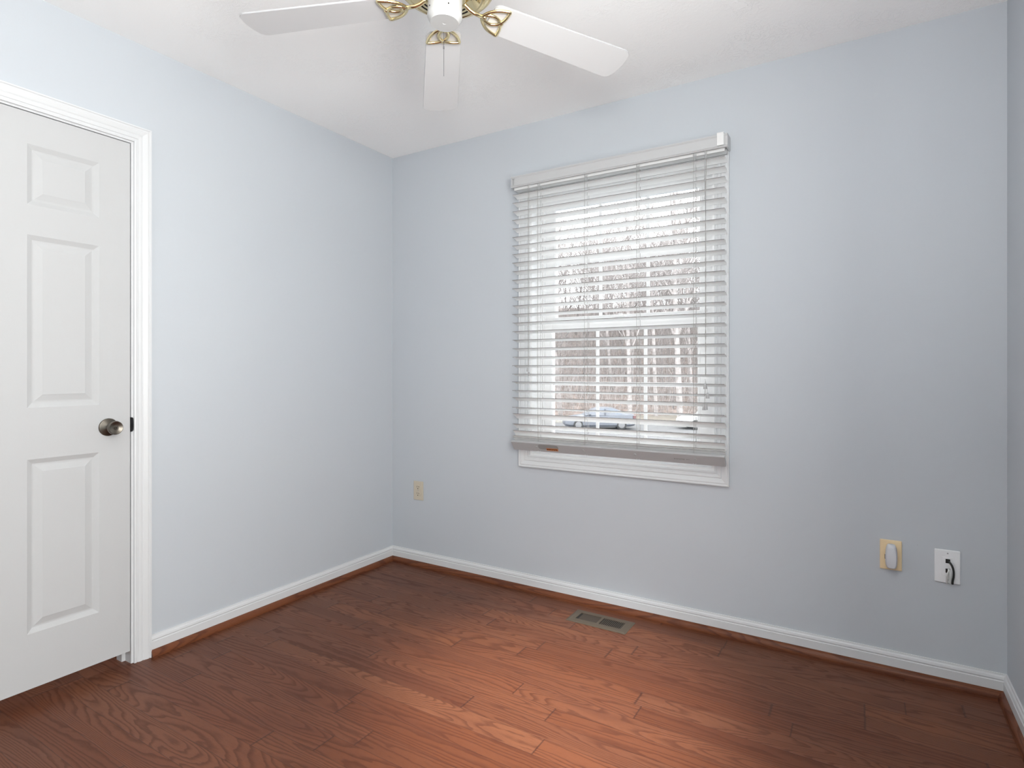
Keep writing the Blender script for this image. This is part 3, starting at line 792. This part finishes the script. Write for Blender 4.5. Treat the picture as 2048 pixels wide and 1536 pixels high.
for dz in (0.0195, -0.0195):
    bm = bmesh.new(); rrect(bm, 0, dz, 0.0165, 0.0140, -0.0055, -0.0085, 0.7); rc = obj('receptacle', bm, 'ivory', out1)
    bm = bmesh.new(); box(bm, (-0.0075, -0.0090, dz + 0.000), (-0.0052, -0.0084, dz + 0.009)); box(bm, (0.0052, -0.0090, dz + 0.001), (0.0075, -0.0084, dz + 0.008))
    rrect(bm, 0, dz - 0.007, 0.0028, 0.0028, -0.0084, -0.0090, 0.9, n=10); obj('slot', bm, 'dark', rc)
bm = bmesh.new(); rrect(bm, 0, 0, 0.003, 0.003, -0.0055, -0.0072, 1.0, n=12); obj('screw', bm, 'screw', out1)

out2 = empty('wall_outlet', (2.5375, 0, 0.4465), label='almond yellow outlet plate behind a grey plug-in device', category='outlet', group='electrical plates on the window wall')
bm = bmesh.new(); plate(bm, -0.0350, 0.0350, -0.0565, 0.0565); obj('plate', bm, 'almond', out2)
for dz in (0.0195, -0.0195):
    bm = bmesh.new(); rrect(bm, 0, dz, 0.0165, 0.0140, -0.0055, -0.0085, 0.7); rc = obj('receptacle', bm, 'almond', out2)
    bm = bmesh.new(); box(bm, (-0.0075, -0.0090, dz), (-0.0052, -0.0084, dz + 0.009)); box(bm, (0.0052, -0.0090, dz + 0.001), (0.0075, -0.0084, dz + 0.008)); obj('slot', bm, 'dark', rc)
dev = empty('plug_in_device', (2.5385, 0, 0.4455), label='pale grey rounded plug-in device in the almond outlet', category='plug-in device')
bm = bmesh.new(); rings = []
nseg = 28
for (y, hw, hh, cz) in ((-0.0088, 0.0150, 0.040, 0.001), (-0.0105, 0.0185, 0.0445, 0.001), (-0.020, 0.0195, 0.0455, 0.0), (-0.028, 0.0188, 0.0440, -0.001), (-0.034, 0.0170, 0.0405, -0.002), (-0.0365, 0.0145, 0.037, -0.003)):
    rg = []
    for k in range(nseg):
        a = 2 * PI * k / nseg; c, s = math.cos(a), math.sin(a)
        x = math.copysign(abs(c) ** 0.45, c) * hw * (1.0 - 0.10 * (s > 0) * abs(s)); z = math.copysign(abs(s) ** 0.62, s) * hh
        rg.append(bm.verts.new((x, y, z + cz)))
    rings.append(rg)
for a, b in zip(rings, rings[1:]):
    for j in range(nseg): bm.faces.new((a[j], a[(j + 1) % nseg], b[(j + 1) % nseg], b[j]))
bm.faces.new(rings[0][::-1]); bm.faces.new(rings[-1])
obj('device_body', bm, 'greyplastic', dev, smooth=30)
bm = bmesh.new()
for sx_ in (-0.0064, 0.0064): box(bm, (sx_ - 0.0008, -0.0088, 0.020), (sx_ + 0.0008, -0.006, 0.027))
obj('prong', bm, 'screw', dev)
bm = bmesh.new(); box(bm, (-0.0208, -0.022, -0.012), (-0.0190, -0.013, 0.004), 0.0005); obj('side_switch', bm, 'dark', dev)

out3 = empty('cable_wall_plate', (2.7095, 0, 0.4330), label='white wall plate with cables hanging from square holes, near the right corner', category='wall plate')
bm = bmesh.new(); hx, hz = 0.038, 0.060
plate(bm, -hx, hx, -hz, hz); obj('plate', bm, 'whiteplastic', out3)
bm = bmesh.new(); box(bm, (-0.0165, -0.0085, -0.034), (0.0165, -0.0058, 0.034), 0.001); ins = obj('insert', bm, 'whiteplastic', out3)
for za, zb in ((0.013, 0.028), (-0.022, -0.007)):
    bm = bmesh.new(); box(bm, (-0.0055, -0.0092, za), (0.0080, -0.0082, zb)); obj('jack_opening', bm, 'dark', ins)
for dz in (0.048, -0.048):
    bm = bmesh.new(); rrect(bm, 0.001, dz, 0.0026, 0.0026, -0.0058, -0.0072, 1.0, n=12); obj('screw', bm, 'screw', out3)
def cable(name, pts, r, mat, label):
    o = empty(name, (2.7095, 0, 0.433), label=label, category='cable', group='cables in the white wall plate')
    bm = bmesh.new(); P_ = [Vector(p) for p in pts]; sm_ = []
    for i in range(len(P_) - 1):
        a = P_[max(i - 1, 0)]; b = P_[i]; c = P_[i + 1]; d = P_[min(i + 2, len(P_) - 1)]
        for j in range(6):
            t = j / 6; sm_.append(0.5 * ((2 * b) + (c - a) * t + (2 * a - 5 * b + 4 * c - d) * t * t + (3 * b - a - 3 * c + d) * t ** 3))
    sm_.append(P_[-1]); tube(bm, sm_, r, 10); obj('cable_jacket', bm, mat, o, smooth=50)
cable('cable', [(0.0010, -0.0085, 0.0215), (0.004, -0.014, 0.0205), (0.0115, -0.0190, 0.010), (0.0165, -0.0195, -0.008), (0.0170, -0.017, -0.030), (0.0150, -0.014, -0.046), (0.0145, -0.011, -0.060)], 0.0034, 'blackcable', 'black cable curving out of the upper hole of the white wall plate')
cable('cable', [(0.0030, -0.0085, -0.010), (0.003, -0.014, -0.013), (-0.0005, -0.0180, -0.024), (-0.0020, -0.017, -0.040), (-0.0020, -0.011, -0.060)], 0.0028, 'whitecable', 'left white cable from the lower hole of the white wall plate')
cable('cable', [(0.0045, -0.0085, -0.010), (0.0062, -0.013, -0.014), (0.0072, -0.0165, -0.026), (0.0080, -0.015, -0.042), (0.0080, -0.011, -0.059)], 0.0028, 'whitecable', 'white cable between the other white cable and the black one')

# small dark nail hole
bm = bmesh.new(); rrect(bm, 0, 0, 0.0012, 0.0012, -0.0004, -0.0008, 1.0, n=8)
o = obj('wall_anchor', bm, 'screw', None, label='tiny grey nail head in the wall between the two right plates', category='nail'); o.location = (2.6205, 0, 0.497)

# ------------------------------------------------------------------ floor register
reg = empty('floor_register', (1.4215, -0.1615, 0.0), label='brown metal floor register with two louvred halves under the window', category='floor vent')
bm = bmesh.new(); HX, HY = 0.144, 0.0685
ox, oy = 0.108, 0.034      # louvre area half sizes
z1, z0 = 0.0045, 0.0008
def slope(a, b, c, d): bm.faces.new([bm.verts.new(p) for p in (a, b, c, d)])
O = [(-HX, -HY, z0), (HX, -HY, z0), (HX, HY, z0), (-HX, HY, z0)]; I1 = [(-HX + .010, -HY + .010, z1), (HX - .010, -HY + .010, z1), (HX - .010, HY - .010, z1), (-HX + .010, HY - .010, z1)]
I2 = [(-ox, -oy, z1), (ox, -oy, z1), (ox, oy, z1), (-ox, oy, z1)]; I3 = [(x, y, 0.0006) for x, y, z in I2]
for j in range(4):
    k = (j + 1) % 4
    slope(O[j], O[k], I1[k], I1[j]); slope(I1[j], I1[k], I2[k], I2[j]); slope(I2[j], I2[k], I3[k], I3[j])
box(bm, (-0.0055, -oy, 0.0006), (0.0055, oy, z1)); bmesh.ops.remove_doubles(bm, verts=bm.verts[:], dist=1e-5)
obj('register_frame', bm, 'register', reg)
bm = bmesh.new(); box(bm, (-ox, -oy, 0.0003), (ox, oy, 0.0006)); obj('duct_opening', bm, 'dark', reg)
bm = bmesh.new(); nl = 13          # left half: louvres tipped nearly shut, a gap at the far end
for k in range(nl):
    x = -ox + 0.011 + (k + 0.5) * (ox - 0.018) / nl
    box(bm, (-0.0030, -oy, -0.0003), (0.0030, oy, 0.0003), xf=Matrix.Translation((x, 0, 0.0026)) @ Matrix.Rotation(math.radians(14), 4, 'Y'))
obj('louvre', bm, 'louvre', reg)
bm = bmesh.new()                    # right half: narrow bars over open gaps
for k in range(12):
    x = 0.0105 + (k + 0.5) * (ox - 0.0115) / 12
    box(bm, (x - 0.0012, -oy, 0.0030), (x + 0.0012, oy, 0.0038))
obj('louvre', bm, 'register', reg)

# ------------------------------------------------------------------ outdoors
fw = Vector((-math.sin(TH), math.cos(TH), 0)); rtv = Vector((math.cos(TH), math.sin(TH), 0)); cam = Vector((CAM[0], CAM[1], 0))
GZ = -2.65
def world_at(lat, d): return cam + fw * d + rtv * lat       # a place d metres ahead, lat metres to the right
def ground_strip(name, d0, d1, zf, mat, label, cat_, n=24, w0=-70, w1=90, bumps=0.0):
    bm = bmesh.new(); g = []; random.seed(3)
    nd = max(1, int((d1 - d0) / 4))
    for i in range(nd + 1):
        d = d0 + (d1 - d0) * i / nd; rowv = []
        for j in range(n + 1):
            p = world_at(w0 + (w1 - w0) * j / n, d); z = zf(d) + (random.uniform(-bumps, bumps) if 0 < i < nd else 0)
            rowv.append(bm.verts.new((p.x, p.y, z)))
        g.append(rowv)
    for a, b in zip(g, g[1:]):
        for j in range(n): bm.faces.new((a[j], a[j + 1], b[j + 1], b[j]))
    me_f = bm.faces[:]
    r = bmesh.ops.extrude_face_region(bm, geom=me_f)
    for v in [q for q in r['geom'] if isinstance(q, bmesh.types.BMVert)]: v.co.z -= 0.3
    return obj(name, bm, mat, kind='structure', label=label, category=cat_)
ground_strip('parking_lot', 3.6, 42.2, lambda d: GZ, 'asphalt', 'pale asphalt parking lot below the window', 'ground')
ground_strip('kerb', 42.2, 42.5, lambda d: GZ + 0.12, 'concrete', 'concrete kerb behind the parked cars', 'kerb')
ground_strip('grass_verge', 42.5, 48, lambda d: GZ + 0.10, 'verge', 'strip of dry grass behind the kerb', 'grass')
hz_ = lambda d: GZ + 0.1 + 15.5 * ((d - 48) / 60) ** 1.1 if d > 48 else GZ + 0.1
ground_strip('hillside', 48, 108, hz_, 'ground', 'brown leaf-covered hillside rising behind the parking lot', 'hill', bumps=0.25)

def tree_mesh(seed, h, levels=4, spread=0.55, tr=0.16, twig=0.011):
    rnd = random.Random(seed); bm = bmesh.new(); bb = bmesh.new()
    def grow(B_, p, d, ln, r, lv):
        n = 4 if lv < 2 else 3; pts = [p]; rr = [r]; dd = d.copy(); steps = 4 if lv == 0 else 3
        for i in range(steps):
            dd = (dd + Vector((rnd.uniform(-1, 1), rnd.uniform(-1, 1), rnd.uniform(-0.3, 0.7))) * (0.05 if lv == 0 else 0.16)).normalized()
            pts.append(pts[-1] + dd * ln / steps); rr.append(r * (1 - (0.75 if lv else 0.65) * (i + 1) / steps))
        tube(B_, pts, rr, 6 if lv == 0 else 3, cap=False)
        if lv >= levels: return
        k = {0: 13, 1: 7, 2: 5, 3: 4}[lv]
        for i in range(k):
            t = rnd.uniform(0.28 if lv == 0 else 0.2, 1.0); s = min(int(t * steps), steps - 1); f = t * steps - s
            q = pts[s].lerp(pts[s + 1], f); a = rnd.uniform(0, 2 * PI)
            side_ = Vector((math.cos(a), math.sin(a), rnd.uniform(0.1, 0.9))).normalized()
            nd_ = (dd * (1 - spread) + side_ * spread).normalized()
            grow(bb, q, nd_, ln * rnd.uniform(0.34, 0.58) * (1.1 - 0.35 * t), max(twig, rr[s] * 0.5), lv + 1)
    grow(bm, Vector((0, 0, -0.3)), Vector((rnd.uniform(-0.08, 0.08), rnd.uniform(-0.08, 0.08), 1)), h, tr, 0)
    out = []
    for b_, nm in ((bm, 'bare_tree'), (bb, 'branches')):
        me_ = bpy.data.meshes.new(nm); b_.to_mesh(me_); b_.free(); out.append(me_)
    return out
protos = []
for i in range(7):
    tm = tree_mesh(40 + i, 13 + 1.4 * i, 4 if i < 5 else 4, 0.5 + 0.05 * (i % 3), 0.15 + 0.02 * i, 0.011 if i < 3 else 0.016)
    for me_ in tm: me_.materials.append(M['bark' if i % 2 else 'bark2'])
    protos.append(tm)
def put_tree(i, p, z, s, rz, label, group):
    tm = protos[i]; o = bpy.data.objects.new('bare_tree', tm[0]); C.objects.link(o)
    o.location = (p.x, p.y, z); o.scale = (s, s, s); o.rotation_euler = (0, 0, rz)
    o['label'] = label; o['category'] = 'tree'
    if group: o['group'] = group
    b_ = bpy.data.objects.new('branches', tm[1]); C.objects.link(b_); b_.parent = o
rnd = random.Random(77)
placed = []
tries = 0
while len(placed) < 110 and tries < 6000:
    tries += 1
    d = 49 + 50 * rnd.random() ** 0.8
    lat = d * rnd.uniform(-0.10, 0.52)
    if any((lat - a) ** 2 + (d - b) ** 2 < 6.0 for a, b in placed): continue
    placed.append((lat, d)); p = world_at(lat, d)
    put_tree(rnd.randrange(7), p, hz_(d) - 0.2, 1.0 * rnd.uniform(0.5, 0.9), rnd.uniform(0, 2 * PI), 'bare grey-brown tree in the winter wood on the slope beyond the window', 'bare trees of the winter wood')
put_tree(5, world_at(0.125 * 30, 44.5 - 0.5), GZ + 0.1, 0.86, 0.4, 'taller bare tree nearest behind the silver car, at the left of the window view', None)
put_tree(6, world_at(0.292 * 45.5, 45.5), GZ + 0.1, 0.92, 2.1, 'larger bare tree beside the kerb, at the right of the window view', None)
for q_, d_, i_, s_ in ((0.205, 46.5, 6, 0.72), (0.250, 47.2, 2, 0.95)):
    put_tree(i_, world_at(q_ * d_, d_), GZ + 0.1, s_, q_ * 40, 'slender bare tree at the edge of the wood behind the dry grass strip', 'bare trees at the edge of the wood')
# tangled underbrush nobody could count
bm = bmesh.new(); rnd = random.Random(9)
for k in range(9000):
    d = 48.3 + 58 * rnd.random(); lat = d * rnd.uniform(-0.05, 0.46); p = world_at(lat, d); h = rnd.uniform(0.8, 3.4) * (1 + (d - 48) / 60)
    a = rnd.uniform(0, 2 * PI); q = Vector((p.x, p.y, hz_(d) - 0.3)); e = q + Vector((math.cos(a) * h * 0.35, math.sin(a) * h * 0.35, h))
    mdl = q.lerp(e, 0.5) + Vector((rnd.uniform(-.15, .15), rnd.uniform(-.15, .15), 0))
    tube(bm, [q, mdl, e], [0.022, 0.016, 0.008], 3, cap=False)
obj('underbrush', bm, 'bark2', None, kind='stuff', label='tangle of thin leafless brush under the trees on the slope', category='brush')

# parked cars: lofted body, glass house, wheels
def build_car(name, mat, label, at_lat, at_d, flip=False):
    ln, hw = 4.7, 0.88
    root = empty(name, (0, 0, 0), label=label, category='car', group='cars parked below the window')
    p = world_at(at_lat, at_d); root.location = (p.x, p.y, GZ); root.rotation_euler = (0, 0, TH + (PI if flip else 0))
    # body stations along x (front at -x): x, half width, bottom z, shoulder z
    st = [(-2.34, 0.55, 0.34, 0.58), (-2.25, 0.74, 0.24, 0.68), (-2.0, 0.82, 0.20, 0.78), (-1.5, 0.87, 0.18, 0.87), (-0.95, 0.89, 0.18, 0.93), (-0.2, 0.89, 0.18, 0.94), (0.7, 0.89, 0.18, 0.96), (1.4, 0.88, 0.18, 0.99), (1.95, 0.84, 0.20, 1.00), (2.22, 0.78, 0.26, 0.95), (2.33, 0.62, 0.34, 0.80)]
    bm = bmesh.new(); rings = []
    for x, w_, zb, zt in st:
        pr = [(-w_ * 0.86, zb), (-w_, zb + 0.12), (-w_ * 1.0, (zb + zt) / 2), (-w_ * 0.95, zt - 0.05), (-w_ * 0.80, zt), (0, zt + 0.035), (w_ * 0.80, zt), (w_ * 0.95, zt - 0.05), (w_, (zb + zt) / 2), (w_, zb + 0.12), (w_ * 0.86, zb)]
        rings.append([bm.verts.new((x, y, z)) for y, z in pr])
    for a, b in zip(rings, rings[1:]):
        for j in range(len(a)): bm.faces.new((a[j], a[(j + 1) % len(a)], b[(j + 1) % len(a)], b[j]))
    bm.faces.new(rings[0]); bm.faces.new(rings[-1][::-1])
    obj('car_body', bm, mat, root, smooth=35)
    bm = bmesh.new(); rings = []
    for x, w_, zt in ((-1.05, 0.70, 0.95), (-0.45, 0.66, 1.30), (-0.1, 0.63, 1.40), (0.5, 0.62, 1.43), (0.95, 0.62, 1.38), (1.35, 0.64, 1.22), (1.80, 0.66, 1.00)):
        rings.append([bm.verts.new(q) for q in ((x, -0.80, 0.93), (x, -w_, zt - 0.03), (x, -w_ * 0.8, zt), (x, w_ * 0.8, zt), (x, w_, zt - 0.03), (x, 0.80, 0.93))])
    for a, b in zip(rings, rings[1:]):
        for j in range(6):
            f = bm.faces.new((a[j], a[(j + 1) % 6], b[(j + 1) % 6], b[j])); f.material_index = 0
    bm.faces.new(rings[0]); bm.faces.new(rings[-1][::-1])
    obj('roof', bm, mat, root, smooth=35)
    for s in (-1, 1):
        bm = bmesh.new()
        def sw(x, zz, w_top, zt):   # a point on the side glass
            f_ = (zz - 0.93) / max(0.05, zt - 0.03 - 0.93); return Vector((x, s * (0.80 + (w_top - 0.80) * f_ + 0.008), zz))
        poly = [(-0.92, 0.97, .70, .99), (-0.42, 1.24, .66, 1.30), (-0.1, 1.33, .63, 1.40), (0.50, 1.36, .62, 1.43), (0.95, 1.31, .62, 1.38), (1.30, 1.15, .64, 1.24), (1.42, 0.99, .65, 1.2)]
        a_ = [bm.verts.new(sw(*q)) for q in poly]; bm.faces.new(a_)
        r = bmesh.ops.extrude_face_region(bm, geom=bm.faces[:])
        for g_ in r['geom']:
            if isinstance(g_, bmesh.types.BMVert): g_.co.y -= s * 0.02
        obj('side_window', bm, 'carglass', root)
        bm = bmesh.new(); box(bm, (0.28, s * 0.70, 0.96), (0.36, s * 0.825, 1.34)); obj('door_pillar', bm, mat, root)
        bm = bmesh.new(); box(bm, (-0.80, s * 0.86, 0.95), (-0.62, s * 1.02, 1.06), 0.02); obj('wing_mirror', bm, mat, root)
        bm = bmesh.new(); box(bm, (2.12, s * 0.55, 0.72), (2.30, s * 0.83, 0.90), 0.02); obj('tail_lamp', bm, 'redlamp', root)
        for x in (-1.42, 1.36):
            T_ = Matrix.Translation((x, s * 0.80, 0.32)) @ Matrix.Rotation(PI / 2, 4, 'X')
            bm = bmesh.new(); lathe(bm, [(0, -0.10), (0.27, -0.10), (0.32, -0.07), (0.32, 0.07), (0.27, 0.10), (0, 0.10)], 28, T_)
            wh = obj('wheel', bm, 'tyre', root, smooth=30)
            bm = bmesh.new(); lathe(bm, [(0.06, -0.118), (0.20, -0.105), (0.215, -0.09), (0.215, 0.09), (0.20, 0.105), (0.06, 0.118)], 24, T_); bmesh.ops.holes_fill(bm, edges=[e for e in bm.edges if e.is_boundary]); obj('wheel_cover', bm, 'hubcap', wh)
build_car('car', 'carsilver', 'silver-blue sedan parked outside, seen through the left of the window', (1197 - 1024) / FPX * 38.0, 38.0)
build_car('car', 'carwhite', 'white car just entering the view at the lower right of the window', (1356 - 1024) / FPX * 38.0 + 2.34, 38.0)
